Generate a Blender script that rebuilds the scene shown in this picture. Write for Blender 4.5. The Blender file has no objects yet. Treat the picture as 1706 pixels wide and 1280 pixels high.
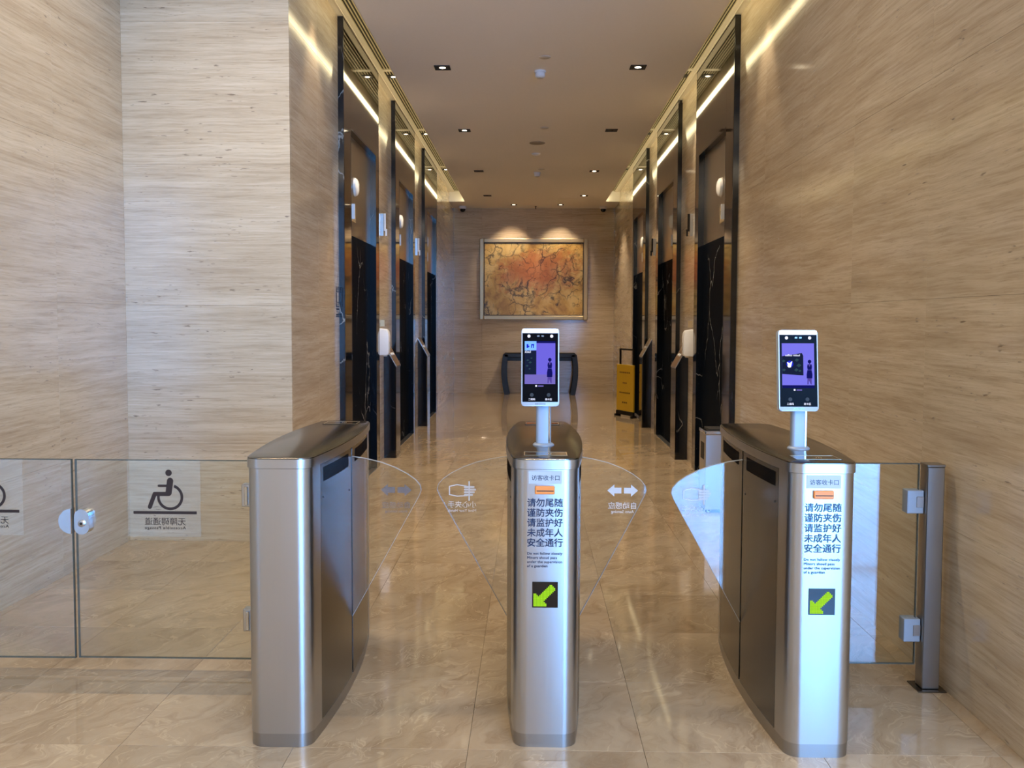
import bpy, bmesh, math, random
from mathutils import Vector, Matrix
random.seed(7)
scene = bpy.context.scene
COL = scene.collection

# ------------------------------------------------------------------ camera
F_PX, W_PX = 1530.0, 1706.0
PITCH, YAW, ROLL, SY = math.radians(3.1073), math.radians(1.1977), math.radians(0.1882), -22.14
CAM_H = 1.4634
fw = Vector((-math.sin(YAW)*math.cos(PITCH), math.cos(YAW)*math.cos(PITCH), -math.sin(PITCH)))
rt = Vector((math.cos(YAW), math.sin(YAW), 0.0))
up = rt.cross(fw)
rt2 = math.cos(ROLL)*rt + math.sin(ROLL)*up
up2 = -math.sin(ROLL)*rt + math.cos(ROLL)*up
cam_data = bpy.data.cameras.new('camera')
cam_data.sensor_fit = 'HORIZONTAL'
cam_data.sensor_width = 36.0
cam_data.lens = F_PX/W_PX*36.0
cam_data.shift_y = SY/W_PX
cam_data.clip_start = 0.05
cam_data.clip_end = 200
cam = bpy.data.objects.new('camera', cam_data)
COL.objects.link(cam)
m3 = Matrix((rt2, up2, -fw)).transposed()
cam.matrix_world = Matrix.Translation((0, 0, CAM_H)) @ m3.to_4x4()
scene.camera = cam

# ------------------------------------------------------------------ view, world, daylight, large lights
scene.view_settings.view_transform = 'Standard'
scene.view_settings.look = 'None'
scene.view_settings.gamma = 1.0
scene.view_settings.use_curve_mapping = False
scene.view_settings.exposure = 0.35

SKY = (0.15, 0.44, 1.0)
SKY_STRENGTH = 25.0
world = bpy.data.worlds.new('hazy_sky')
scene.world = world
world.use_nodes = True
bg = world.node_tree.nodes['Background']
bg.inputs[0].default_value = (*SKY, 1)
bg.inputs[1].default_value = SKY_STRENGTH

def area(name, loc, rot, sx, sy, power, col, spread=180.0, portal=False):
    l = bpy.data.lights.new(name, 'AREA')
    l.shape = 'RECTANGLE'; l.size = sx; l.size_y = sy; l.energy = power; l.color = col
    l.spread = math.radians(spread)
    if portal:
        l.cycles.is_portal = True
    o = bpy.data.objects.new(name, l)
    COL.objects.link(o); o.location = loc; o.rotation_euler = rot
    return o
FAC_Y = -7.0          # glazed entrance front behind the camera
WIN_X0, WIN_X1, WIN_Z1 = 1.75, 5.9, 4.2
area('daylight_portal', ((WIN_X0+WIN_X1)/2, FAC_Y+0.12, WIN_Z1/2), (math.radians(90), 0, 0), WIN_X1-WIN_X0, WIN_Z1, 1, (1, 1, 1), portal=True)
# linear lobby ceiling light, then two unseen broad lights added as warm fill
area('unseen_lobby_light', (-0.9, 4.72, 4.46), (0, 0, 0), 2.8, 0.05, 42, (1.0, 0.80, 0.52), 130)
area('unseen_lobby_light', (1.6, 0.2, 4.46), (0, 0, 0), 7.0, 1.6, 80, (1.0, 0.80, 0.52))
area('unseen_lobby_light', (1.6, -3.8, 4.46), (0, 0, 0), 7.0, 1.6, 330, (1.0, 0.80, 0.52))

# ------------------------------------------------------------------ mesh helpers
def new_obj(name, me, parent=None):
    o = bpy.data.objects.new(name, me)
    COL.objects.link(o)
    if parent is not None:
        o.parent = parent
    return o

def finish(name, bm, mat, parent=None, smooth=False, loc=None):
    bmesh.ops.recalc_face_normals(bm, faces=bm.faces[:])
    me = bpy.data.meshes.new(name)
    bm.to_mesh(me); bm.free()
    if mat is not None:
        me.materials.append(mat)
    if smooth:
        for p in me.polygons: p.use_smooth = True
        try: me.set_sharp_from_angle(angle=math.radians(35))
        except Exception: pass
    o = new_obj(name, me, parent)
    if loc: o.location = loc
    return o

def bbox(bm, x0, x1, y0, y1, z0, z1, bevel=0.0, seg=1):
    x0, x1 = min(x0, x1), max(x0, x1); y0, y1 = min(y0, y1), max(y0, y1); z0, z1 = min(z0, z1), max(z0, z1)
    t = bmesh.new()
    bmesh.ops.create_cube(t, size=1.0)
    for v in t.verts:
        v.co = Vector((x0+(v.co.x+.5)*(x1-x0), y0+(v.co.y+.5)*(y1-y0), z0+(v.co.z+.5)*(z1-z0)))
    if bevel > 0:
        bmesh.ops.bevel(t, geom=t.edges[:], offset=bevel, segments=seg, affect='EDGES', profile=0.5)
    merge(bm, t)

def merge(bm, t, mat=None):
    if mat is not None: t.transform(mat)
    vm = {}
    for v in t.verts: vm[v] = bm.verts.new(v.co)
    for f in t.faces:
        try: bm.faces.new([vm[v] for v in f.verts])
        except ValueError: pass
    t.free()

def box(name, x0, x1, y0, y1, z0, z1, mat, parent=None, bevel=0.0, seg=1, smooth=False):
    bm = bmesh.new(); bbox(bm, x0, x1, y0, y1, z0, z1, bevel, seg)
    return finish(name, bm, mat, parent, smooth)

def prism_z(bm, pts, z0, z1):
    a = [bm.verts.new((x, y, z0)) for x, y in pts]
    b = [bm.verts.new((x, y, z1)) for x, y in pts]
    n = len(pts)
    bm.faces.new(a[::-1]); bm.faces.new(b)
    for i in range(n):
        bm.faces.new((a[i], a[(i+1) % n], b[(i+1) % n], b[i]))

def prism_y(bm, pts, y0, y1):          # pts = (x, z)
    a = [bm.verts.new((x, y0, z)) for x, z in pts]
    b = [bm.verts.new((x, y1, z)) for x, z in pts]
    n = len(pts)
    bm.faces.new(a); bm.faces.new(b[::-1])
    for i in range(n):
        bm.faces.new((a[i], b[i], b[(i+1) % n], a[(i+1) % n]))

def lathe(bm, prof, n=24, centre=(0, 0, 0), axis='Z'):   # prof = (r, h)
    rings = []
    for r, h in prof:
        ring = []
        for i in range(n):
            a = 2*math.pi*i/n
            c, s = r*math.cos(a), r*math.sin(a)
            p = (c, s, h) if axis == 'Z' else ((c, h, s) if axis == 'Y' else (h, c, s))
            ring.append(bm.verts.new(Vector(p)+Vector(centre)))
        rings.append(ring)
    for k in range(len(rings)-1):
        for i in range(n):
            bm.faces.new((rings[k][i], rings[k][(i+1) % n], rings[k+1][(i+1) % n], rings[k+1][i]))
    bm.faces.new(rings[0][::-1]); bm.faces.new(rings[-1])

def rrect(x0, x1, z0, z1, r, n=5):
    pts = []
    for cx, cz, a0 in ((x1-r, z1-r, 0), (x0+r, z1-r, 90), (x0+r, z0+r, 180), (x1-r, z0+r, 270)):
        for i in range(n+1):
            a = math.radians(a0+90*i/n)
            pts.append((cx+r*math.cos(a), cz+r*math.sin(a)))
    return pts

def thing(name, label, cat, loc=(0, 0, 0), rz=0.0, group=None):
    o = bpy.data.objects.new(name, None)
    COL.objects.link(o)
    o.empty_display_size = 0.1
    o.location = loc; o.rotation_euler = (0, 0, rz)
    o['label'] = label; o['category'] = cat
    if group: o['group'] = group
    return o

def tag(o, label, cat, group=None):
    o['label'] = label; o['category'] = cat
    if group: o['group'] = group
    return o

def struct(o, label=None, cat=None):
    o['kind'] = 'structure'
    if label: o['label'] = label
    if cat: o['category'] = cat
    return o

def copy_tree(src, parent=None):
    c = src.copy(); COL.objects.link(c)
    if parent is not None: c.parent = parent
    for ch in list(src.children): copy_tree(ch, c)
    return c

def text_mesh(body, size, bold=0.0, mirror=False, align='CENTER', spacing=1.0, line=1.0):
    """flat lettering in the XZ plane facing -Y, origin at the middle of the first baseline"""
    cu = bpy.data.curves.new('lettering', 'FONT')
    cu.body = body; cu.size = size; cu.align_x = align
    cu.space_character = spacing; cu.space_line = line
    cu.resolution_u = 2
    o = bpy.data.objects.new('lettering', cu); COL.objects.link(o)
    dg = bpy.context.evaluated_depsgraph_get()
    me = bpy.data.meshes.new_from_object(o.evaluated_get(dg))
    bpy.data.objects.remove(o); bpy.data.curves.remove(cu)
    rot = Matrix.Rotation(math.radians(90), 4, 'X')
    if mirror: rot = Matrix.Scale(-1, 4, (1, 0, 0)) @ rot
    me.transform(rot)
    if bold > 0:
        bm = bmesh.new()
        for k, (a, b) in enumerate(((0, 0), (1, 0), (0, 1), (1, 1))):
            m2 = me.copy(); m2.transform(Matrix.Translation(((a-0.5)*bold, -0.00001*k, (b-0.5)*bold)))
            bm.from_mesh(m2); bpy.data.meshes.remove(m2)
        bm.to_mesh(me); bm.free()
    return me

def text(name, body, size, mat, parent, loc, bold=0.0, mirror=False, align='CENTER', spacing=1.0, line=1.0, fit=None):
    me = text_mesh(body, size, bold, mirror, align, spacing, line)
    if fit:
        xs = [v.co.x for v in me.vertices]; w = max(xs)-min(xs)
        me.transform(Matrix.Scale(fit/w, 4, (1, 0, 0)))
    me.materials.clear(); me.materials.append(mat)
    o = new_obj(name, me, parent); o.location = loc
    return o

# ------------------------------------------------------------------ materials
def srgb(r, g, b):
    f = lambda c: (c/255/12.92) if c/255 <= 0.04045 else ((c/255+0.055)/1.055)**2.4
    return (f(r), f(g), f(b), 1.0)

class NT:
    def __init__(s, name):
        s.m = bpy.data.materials.new(name); s.m.use_nodes = True
        s.n = s.m.node_tree.nodes; s.l = s.m.node_tree.links
        s.n.clear()
        s.out = s.n.new('ShaderNodeOutputMaterial')
    def node(s, t, **kw):
        n = s.n.new(t)
        for k, v in kw.items():
            if k.startswith('i_'):
                key = k[2:]
                key = int(key) if key.isdigit() else key.replace('_', ' ')
                s.put(n.inputs[key], v)
            else: setattr(n, k, v)
        return n
    def put(s, sock, v):
        if isinstance(v, bpy.types.NodeSocket): s.l.new(v, sock)
        else: sock.default_value = v
    def math(s, op, a, b=0.0, c=0.0, clamp=False):
        n = s.n.new('ShaderNodeMath'); n.operation = op; n.use_clamp = clamp
        s.put(n.inputs[0], a); s.put(n.inputs[1], b); s.put(n.inputs[2], c)
        return n.outputs[0]
    def mix(s, fac, a, b, mode='MIX'):
        n = s.n.new('ShaderNodeMix'); n.data_type = 'RGBA'; n.blend_type = mode
        s.put(n.inputs[0], fac); s.put(n.inputs[6], a); s.put(n.inputs[7], b)
        return n.outputs[2]
    def ramp(s, fac, stops, interp='LINEAR'):
        n = s.n.new('ShaderNodeValToRGB'); s.put(n.inputs[0], fac)
        cr = n.color_ramp; cr.interpolation = interp
        while len(cr.elements) < len(stops): cr.elements.new(0.5)
        for e, (p, c) in zip(cr.elements, stops):
            e.position = p; e.color = c if isinstance(c, tuple) else (c, c, c, 1)
        return n.outputs[0]
    def noise(s, vec, scale, detail=4.0, rough=0.55, dist=0.0):
        n = s.n.new('ShaderNodeTexNoise')
        s.put(n.inputs['Vector'], vec); n.inputs['Scale'].default_value = scale
        n.inputs['Detail'].default_value = detail; n.inputs['Roughness'].default_value = rough
        n.inputs['Distortion'].default_value = dist
        return n.outputs['Fac']
    def comb(s, x, y, z):
        n = s.n.new('ShaderNodeCombineXYZ')
        s.put(n.inputs[0], x); s.put(n.inputs[1], y); s.put(n.inputs[2], z)
        return n.outputs[0]
    def principled(s, **kw):
        n = s.n.new('ShaderNodeBsdfPrincipled')
        for k, v in kw.items(): s.put(n.inputs[k.replace('_', ' ')], v)
        s.l.new(n.outputs[0], s.out.inputs[0])
        return n

def plain(name, col, rough=0.5, metal=0.0, spec=0.5, coat=0.0, emit=None, estr=0.0):
    t = NT(name)
    # a little tonal variation so that no surface is perfectly even
    geo = t.node('ShaderNodeNewGeometry')
    nz = t.noise(geo.outputs['Position'], 35.0, 3.0)
    c = t.mix(t.math('MULTIPLY', nz, 0.16), col, (col[0]*0.7, col[1]*0.7, col[2]*0.7, 1))
    p = t.principled(Base_Color=c, Roughness=rough, Metallic=metal)
    p.inputs['Specular IOR Level'].default_value = spec
    p.inputs['Coat Weight'].default_value = coat
    if emit:
        p.inputs['Emission Color'].default_value = emit
        p.inputs['Emission Strength'].default_value = estr
    return t.m

def emitter(name, col, strength):
    t = NT(name)
    e = t.node('ShaderNodeEmission'); e.inputs[0].default_value = col; e.inputs[1].default_value = strength
    t.l.new(e.outputs[0], t.out.inputs[0])
    return t.m

def travertine(name):
    t = NT(name)
    geo = t.node('ShaderNodeNewGeometry'); oi = t.node('ShaderNodeObjectInfo')
    sx = t.node('ShaderNodeSeparateXYZ'); t.l.new(geo.outputs['Position'], sx.inputs[0])
    x, y, z = sx.outputs
    rnd = oi.outputs['Random']
    u = t.math('ADD', t.math('ADD', x, y), t.math('MULTIPLY', rnd, 0.3))
    zz = t.math('ADD', z, t.math('MULTIPLY', rnd, 0.05))
    warp = t.noise(t.comb(t.math('MULTIPLY', u, 1.3), zz, 0.0), 2.0, 3.0)
    zw = t.math('ADD', zz, t.math('MULTIPLY', warp, 0.022))
    broad = t.noise(t.comb(t.math('MULTIPLY', u, 0.5), t.math('MULTIPLY', zw, 5.0), 0.0), 1.6, 5.0, 0.6)
    fine = t.noise(t.comb(t.math('MULTIPLY', u, 1.6), t.math('MULTIPLY', zw, 40.0), 3.0), 1.8, 7.0, 0.7)
    hair = t.noise(t.comb(t.math('MULTIPLY', u, 3.0), t.math('MULTIPLY', zw, 85.0), 9.0), 2.0, 4.0, 0.65)
    base = t.ramp(broad, [(0.30, srgb(184, 171, 152)), (0.48, srgb(197, 186, 168)), (0.62, srgb(206, 197, 181)), (0.75, srgb(190, 178, 159))])
    f1 = t.ramp(fine, [(0.30, 1.0), (0.52, 0.0)])
    c = t.mix(t.math('MULTIPLY', f1, 0.55), base, srgb(152, 136, 115))
    f2 = t.ramp(fine, [(0.56, 0.0), (0.74, 1.0)])
    c = t.mix(t.math('MULTIPLY', f2, 0.6), c, srgb(226, 220, 210))
    f3 = t.ramp(hair, [(0.30, 1.0), (0.42, 0.0)])
    c = t.mix(t.math('MULTIPLY', f3, 0.42), c, srgb(132, 114, 94))
    # open pits lying along the bedding
    pit = t.noise(t.comb(t.math('MULTIPLY', u, 14.0), t.math('MULTIPLY', zw, 70.0), 5.0), 1.0, 2.0, 0.5)
    zone = t.noise(t.comb(t.math('MULTIPLY', u, 1.2), t.math('MULTIPLY', zw, 6.0), 8.0), 1.5, 2.0)
    pf = t.math('MULTIPLY', t.ramp(pit, [(0.64, 0.0), (0.70, 1.0)]), t.ramp(zone, [(0.50, 0.0), (0.60, 1.0)]))
    c = t.mix(t.math('MULTIPLY', pf, 0.75), c, srgb(92, 76, 60))
    tone = t.math('ADD', 0.96, t.math('MULTIPLY', rnd, 0.06))
    c = t.mix(1.0, c, t.comb(tone, t.math('MULTIPLY', tone, 0.925), t.math('MULTIPLY', tone, 0.82)), 'MULTIPLY')
    p = t.principled(Base_Color=c, Roughness=t.math('ADD', 0.12, t.math('MULTIPLY', pf, 0.4)))
    p.inputs['Specular IOR Level'].default_value = 0.5
    b = t.node('ShaderNodeBump', i_Strength=0.05, i_Distance=0.004)
    t.l.new(t.math('SUBTRACT', 1.0, pf), b.inputs['Height']); t.l.new(b.outputs[0], p.inputs['Normal'])
    return t.m

def floor_marble(name):
    t = NT(name)
    geo = t.node('ShaderNodeNewGeometry'); oi = t.node('ShaderNodeObjectInfo')
    sx = t.node('ShaderNodeSeparateXYZ'); t.l.new(geo.outputs['Position'], sx.inputs[0])
    x, y, z = sx.outputs
    rnd = oi.outputs['Random']
    # bedding runs slantwise across the slabs
    a = t.math('SUBTRACT', t.math('MULTIPLY', x, 0.86), t.math('MULTIPLY', y, 0.50))
    b_ = t.math('ADD', t.math('MULTIPLY', x, 0.50), t.math('MULTIPLY', y, 0.86))
    a = t.math('ADD', a, t.math('MULTIPLY', rnd, 0.7))
    w = t.noise(t.comb(t.math('MULTIPLY', b_, 0.9), t.math('MULTIPLY', a, 1.2), 0.0), 1.4, 4.0, 0.6)
    aw = t.math('ADD', a, t.math('MULTIPLY', w, 0.7))
    broad = t.noise(t.comb(t.math('MULTIPLY', b_, 0.7), t.math('MULTIPLY', aw, 1.9), 2.0), 1.7, 7.0, 0.62)
    fine = t.noise(t.comb(t.math('MULTIPLY', b_, 2.2), t.math('MULTIPLY', aw, 8.0), 4.0), 1.8, 7.0, 0.68)
    c = t.ramp(broad, [(0.28, srgb(168, 150, 128)), (0.45, srgb(188, 172, 150)), (0.58, srgb(200, 186, 166)), (0.75, srgb(176, 160, 141))])
    c = t.mix(t.math('MULTIPLY', t.ramp(fine, [(0.32, 1.0), (0.50, 0.0)]), 0.5), c, srgb(146, 124, 100))
    c = t.mix(t.math('MULTIPLY', t.ramp(fine, [(0.60, 0.0), (0.75, 1.0)]), 0.35), c, srgb(224, 208, 186))
    vein = t.noise(t.comb(t.math('MULTIPLY', b_, 0.8), t.math('MULTIPLY', aw, 2.2), 11.0), 1.6, 5.0, 0.7, 0.6)
    vf = t.ramp(t.math('ABSOLUTE', t.math('SUBTRACT', vein, 0.5)), [(0.0, 1.0), (0.012, 0.0)])
    c = t.mix(t.math('MULTIPLY', vf, 0.5), c, srgb(228, 214, 190))
    pit = t.noise(geo.outputs['Position'], 42.0, 2.0)
    pf = t.ramp(pit, [(0.75, 0.0), (0.79, 1.0)])
    c = t.mix(t.math('MULTIPLY', pf, 0.6), c, srgb(104, 84, 62))
    tone = t.math('ADD', 0.68, t.math('MULTIPLY', rnd, 0.14))
    c = t.mix(1.0, c, t.comb(tone, t.math('MULTIPLY', tone, 0.93), t.math('MULTIPLY', tone, 0.82)), 'MULTIPLY')
    rg = t.math('ADD', 0.035, t.math('MULTIPLY', t.noise(geo.outputs['Position'], 3.0, 3.0), 0.06))
    p = t.principled(Base_Color=c, Roughness=rg)
    p.inputs['Specular IOR Level'].default_value = 0.6
    return t.m

def black_marble(name, rough=0.09, spec=0.5):
    t = NT(name)
    geo = t.node('ShaderNodeNewGeometry')
    pos = geo.outputs['Position']
    mp = t.node('ShaderNodeMapping', i_Scale=(1.0, 1.2, 0.62)); t.l.new(pos, mp.inputs[0])
    v = t.node('ShaderNodeTexVoronoi', feature='DISTANCE_TO_EDGE'); v.inputs['Scale'].default_value = 1.5
    wn = t.node('ShaderNodeTexNoise'); wn.inputs['Scale'].default_value = 3.0; wn.inputs['Detail'].default_value = 5.0
    t.l.new(mp.outputs[0], wn.inputs['Vector'])
    wc = t.node('ShaderNodeVectorMath', operation='MULTIPLY_ADD')
    t.l.new(wn.outputs['Color'], wc.inputs[0]); wc.inputs[1].default_value = (0.5, 0.5, 0.5)
    t.l.new(mp.outputs[0], wc.inputs[2])
    t.l.new(wc.outputs[0], v.inputs['Vector'])
    line = t.ramp(v.outputs['Distance'], [(0.0, 1.0), (0.008, 0.0)])
    gate = t.ramp(t.noise(mp.outputs[0], 1.7, 2.0), [(0.50, 0.0), (0.60, 1.0)])
    fleck = t.ramp(t.noise(pos, 30.0, 2.0), [(0.74, 0.0), (0.78, 1.0)])
    f = t.math('MAXIMUM', t.math('MULTIPLY', line, gate), t.math('MULTIPLY', fleck, 0.35))
    c = t.mix(t.math('MULTIPLY', f, 0.8), (0.004, 0.006, 0.010, 1), srgb(170, 168, 162))
    if spec < 0.2:                       # honed face: hardly any sheen
        d = t.node('ShaderNodeBsdfDiffuse'); t.l.new(c, d.inputs[0])
        g = t.node('ShaderNodeBsdfGlossy'); g.inputs['Roughness'].default_value = rough
        mx = t.node('ShaderNodeMixShader'); mx.inputs[0].default_value = 0.03
        t.l.new(d.outputs[0], mx.inputs[1]); t.l.new(g.outputs[0], mx.inputs[2]); t.l.new(mx.outputs[0], t.out.inputs[0])
        return t.m
    p = t.principled(Base_Color=c, Roughness=rough)
    p.inputs['Specular IOR Level'].default_value = spec
    return t.m

def honed(name, col=(0.004, 0.004, 0.005, 1), rough=0.12, fac=0.03):
    t = NT(name)
    geo = t.node('ShaderNodeNewGeometry')
    nz = t.noise(geo.outputs['Position'], 30.0, 2.0)
    c = t.mix(nz, col, (col[0]*1.5, col[1]*1.5, col[2]*1.5, 1))
    d = t.node('ShaderNodeBsdfDiffuse'); t.l.new(c, d.inputs[0])
    g = t.node('ShaderNodeBsdfGlossy'); g.inputs['Roughness'].default_value = rough
    mx = t.node('ShaderNodeMixShader'); mx.inputs[0].default_value = fac
    t.l.new(d.outputs[0], mx.inputs[1]); t.l.new(g.outputs[0], mx.inputs[2]); t.l.new(mx.outputs[0], t.out.inputs[0])
    return t.m

def steel(name, col=(0.51, 0.505, 0.495, 1), rough=0.3, streak=0.12, axis='Z'):
    t = NT(name)
    tc = t.node('ShaderNodeTexCoord')
    mp = t.node('ShaderNodeMapping', i_Scale=(160, 160, 1.2) if axis == 'Z' else (160, 1.2, 160))
    t.l.new(tc.outputs['Object'], mp.inputs[0])
    n = t.noise(mp.outputs[0], 2.0, 3.0)
    r = t.math('ADD', rough-streak/2, t.math('MULTIPLY', n, streak))
    c = t.mix(n, (col[0]*0.96, col[1]*0.96, col[2]*0.96, 1), col)
    p = t.principled(Base_Color=c, Metallic=1.0, Roughness=r)
    b = t.node('ShaderNodeBump', i_Strength=0.012, i_Distance=0.001)
    t.l.new(n, b.inputs['Height']); t.l.new(b.outputs[0], p.inputs['Normal'])
    return t.m

def pane(name, tint=(0.945, 0.965, 0.95, 1), extra=0.0):
    """clear toughened glass: see-through with mirror reflection rising towards grazing angles"""
    t = NT(name)
    lw = t.node('ShaderNodeLayerWeight'); lw.inputs['Blend'].default_value = 0.5
    f5 = t.math('POWER', lw.outputs['Facing'], 5.0)
    fac = t.math('ADD', 0.07+extra, t.math('MULTIPLY', f5, 0.95-extra))
    a = t.node('ShaderNodeBsdfTransparent'); a.inputs[0].default_value = tint
    g = t.node('ShaderNodeBsdfGlossy'); g.inputs['Roughness'].default_value = 0.0
    mx = t.node('ShaderNodeMixShader')
    t.l.new(fac, mx.inputs[0]); t.l.new(a.outputs[0], mx.inputs[1]); t.l.new(g.outputs[0], mx.inputs[2])
    t.l.new(mx.outputs[0], t.out.inputs[0])
    return t.m

def film(name, col, alpha):
    """thin frosted film: partly see-through"""
    t = NT(name)
    a = t.node('ShaderNodeBsdfTransparent')
    d = t.node('ShaderNodeBsdfDiffuse'); d.inputs[0].default_value = col
    mx = t.node('ShaderNodeMixShader'); mx.inputs[0].default_value = alpha
    t.l.new(a.outputs[0], mx.inputs[1]); t.l.new(d.outputs[0], mx.inputs[2]); t.l.new(mx.outputs[0], t.out.inputs[0])
    return t.m

def ochre_picture(name):
    t = NT(name)
    tc = t.node('ShaderNodeTexCoord')
    obj = tc.outputs['Object']
    n1 = t.noise(obj, 2.2, 6.0, 0.6, 0.4)
    base = t.ramp(n1, [(0.30, srgb(150, 110, 50)), (0.45, srgb(205, 165, 85)), (0.60, srgb(226, 198, 128)), (0.75, srgb(180, 135, 65))])
    # a rust-red haze over the upper middle
    mp = t.node('ShaderNodeMapping', i_Location=(-0.05, 0.0, -0.30), i_Scale=(1.0, 1.0, 1.9)); t.l.new(obj, mp.inputs[0])
    ln = t.node('ShaderNodeVectorMath', operation='LENGTH'); t.l.new(mp.outputs[0], ln.inputs[0])
    n2 = t.noise(obj, 3.0, 8.0, 0.7, 0.8)
    d = t.math('ADD', ln.outputs['Value'], t.math('MULTIPLY', t.math('SUBTRACT', n2, 0.5), 2.2))
    cl = t.ramp(d, [(0.30, 1.0), (0.62, 0.8), (0.95, 0.0)])
    c = t.mix(t.math('MULTIPLY', cl, 0.72), base, srgb(186, 92, 40))
    # dark cracks and smudges
    wn = t.node('ShaderNodeTexNoise'); wn.inputs['Scale'].default_value = 2.5; wn.inputs['Detail'].default_value = 7.0
    t.l.new(obj, wn.inputs['Vector'])
    wc = t.node('ShaderNodeVectorMath', operation='MULTIPLY_ADD')
    t.l.new(wn.outputs['Color'], wc.inputs[0]); wc.inputs[1].default_value = (0.9, 0.9, 0.9); t.l.new(obj, wc.inputs[2])
    for sc_, wd, lo in ((2.1, 0.05, 0.40), (4.3, 0.03, 0.46)):
        v = t.node('ShaderNodeTexVoronoi', feature='DISTANCE_TO_EDGE'); v.inputs['Scale'].default_value = sc_
        t.l.new(wc.outputs[0], v.inputs['Vector'])
        crack = t.ramp(v.outputs['Distance'], [(0.0, 1.0), (wd, 0.0)])
        gate = t.ramp(t.noise(obj, 1.9*sc_/2, 3.0), [(lo, 0.0), (lo+0.14, 1.0)])
        c = t.mix(t.math('MULTIPLY', t.math('MULTIPLY', crack, gate), 0.9), c, srgb(34, 24, 18))
    sm = t.ramp(t.noise(obj, 2.3, 8.0, 0.75, 1.5), [(0.56, 0.0), (0.68, 1.0)])
    c = t.mix(t.math('MULTIPLY', sm, 0.8), c, srgb(46, 32, 22))
    p = t.principled(Base_Color=c, Roughness=0.35)
    return t.m

M = {}
M['trav'] = travertine('travertine_stone')
M['floor'] = floor_marble('beige_marble_floor')
M['black'] = black_marble('veined_black_marble')
M['door'] = black_marble('honed_black_marble', 0.25, 0.12)
M['core'] = plain('stone_backing', srgb(120, 108, 92), 0.7)
M['ceil'] = plain('white_plaster', srgb(240, 236, 230), 0.75)
M['trim'] = plain('cream_metal_trim', srgb(214, 206, 190), 0.35)
M['bronze'] = plain('bronze_mirror_steel', (0.14, 0.118, 0.09, 1), 0.05, 1.0)
M['transom'] = plain('satin_bronze_panel', (0.46, 0.42, 0.37, 1), 0.30, 1.0)
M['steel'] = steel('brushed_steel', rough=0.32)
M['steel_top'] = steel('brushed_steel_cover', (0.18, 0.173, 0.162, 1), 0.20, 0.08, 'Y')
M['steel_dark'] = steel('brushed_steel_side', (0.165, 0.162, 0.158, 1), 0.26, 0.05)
M['steel_plinth'] = steel('brushed_steel_plinth', (0.38, 0.37, 0.355, 1), 0.34)
M['matt_black'] = honed('matt_black_glass')
M['screen_glass'] = honed('black_screen_glass', (0.004, 0.004, 0.005, 1), 0.1, 0.0015)
M['chrome'] = plain('polished_steel', (0.62, 0.62, 0.62, 1), 0.10, 1.0)
M['satin'] = plain('satin_steel', (0.55, 0.55, 0.55, 1), 0.28, 1.0)
M['alu'] = plain('silver_paint', srgb(158, 168, 180), 0.45, 0.25)
M['black_gloss'] = plain('black_gloss', (0.006, 0.006, 0.007, 1), 0.06)
M['dark'] = plain('dark_gap', (0.01, 0.01, 0.01, 1), 0.6)
M['grille'] = plain('grille_metal', srgb(196, 184, 150), 0.4, 0.2)
M['glass'] = pane('clear_glass')
M['acrylic'] = pane('clear_acrylic', (0.93, 0.94, 0.94, 1))
M['etch'] = film('etched_white', (0.85, 0.87, 0.88, 1), 0.55)
M['edge'] = film('acrylic_edge', (0.50, 0.52, 0.54, 1), 0.5)
M['etch_dark'] = film('etched_grey', (0.16, 0.17, 0.19, 1), 0.60)
M['glass_edge'] = film('glass_edge', (0.10, 0.12, 0.11, 1), 0.75)
M['film'] = film('frosted_film', (0.66, 0.72, 0.68, 1), 0.07)
M['brown'] = plain('brown_print', srgb(46, 32, 28), 0.5)
M['navy'] = plain('navy_print', srgb(30, 38, 66), 0.35)
M['sticker'] = plain('grey_sticker', srgb(176, 184, 190), 0.4)
M['orange'] = plain('orange_plastic', srgb(236, 140, 60), 0.35)
M['white'] = plain('white_plastic', srgb(232, 234, 236), 0.35)
M['offwhite'] = plain('offwhite_plastic', srgb(205, 200, 190), 0.5)
M['yellow'] = plain('yellow_board', srgb(222, 180, 34), 0.45)
M['ink'] = plain('faded_ink', srgb(120, 84, 18), 0.6)
M['blackwood'] = honed('black_lacquer', (0.008, 0.007, 0.006, 1), 0.3, 0.035)
M['gold'] = plain('champagne_gilt', (0.55, 0.44, 0.27, 1), 0.42, 0.75)
M['picture'] = ochre_picture('ochre_picture')
M['frost'] = plain('frosted_glass', srgb(214, 216, 214), 0.25)
M['led_warm'] = emitter('cove_light_strip', (1.0, 0.84, 0.48, 1), 6.0)
M['lamp'] = emitter('downlight_lens', (1.0, 0.82, 0.56, 1), 10.0)
M['bar'] = emitter('white_light_bar', (0.85, 0.88, 1.0, 1), 3.0)
M['led_green'] = emitter('green_led', srgb(160, 222, 40), 0.9)

# ------------------------------------------------------------------ layout numbers
XL, XR = -1.565, 1.655            # stone faces of the lift hall
XLL = -2.655                      # stone face of the side lobby
YF = 5.97                         # stone face looking at the entrance
YB = 18.55                        # end wall
Z_CEIL, Z_COVE = 3.716, 3.90
LIPL, LIPR = -1.265, 1.385
BAY0, BAYP, BAYL = 7.47, 2.82, 1.70
Z_LOBBY = 4.5
Y_BACK = FAC_Y

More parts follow.
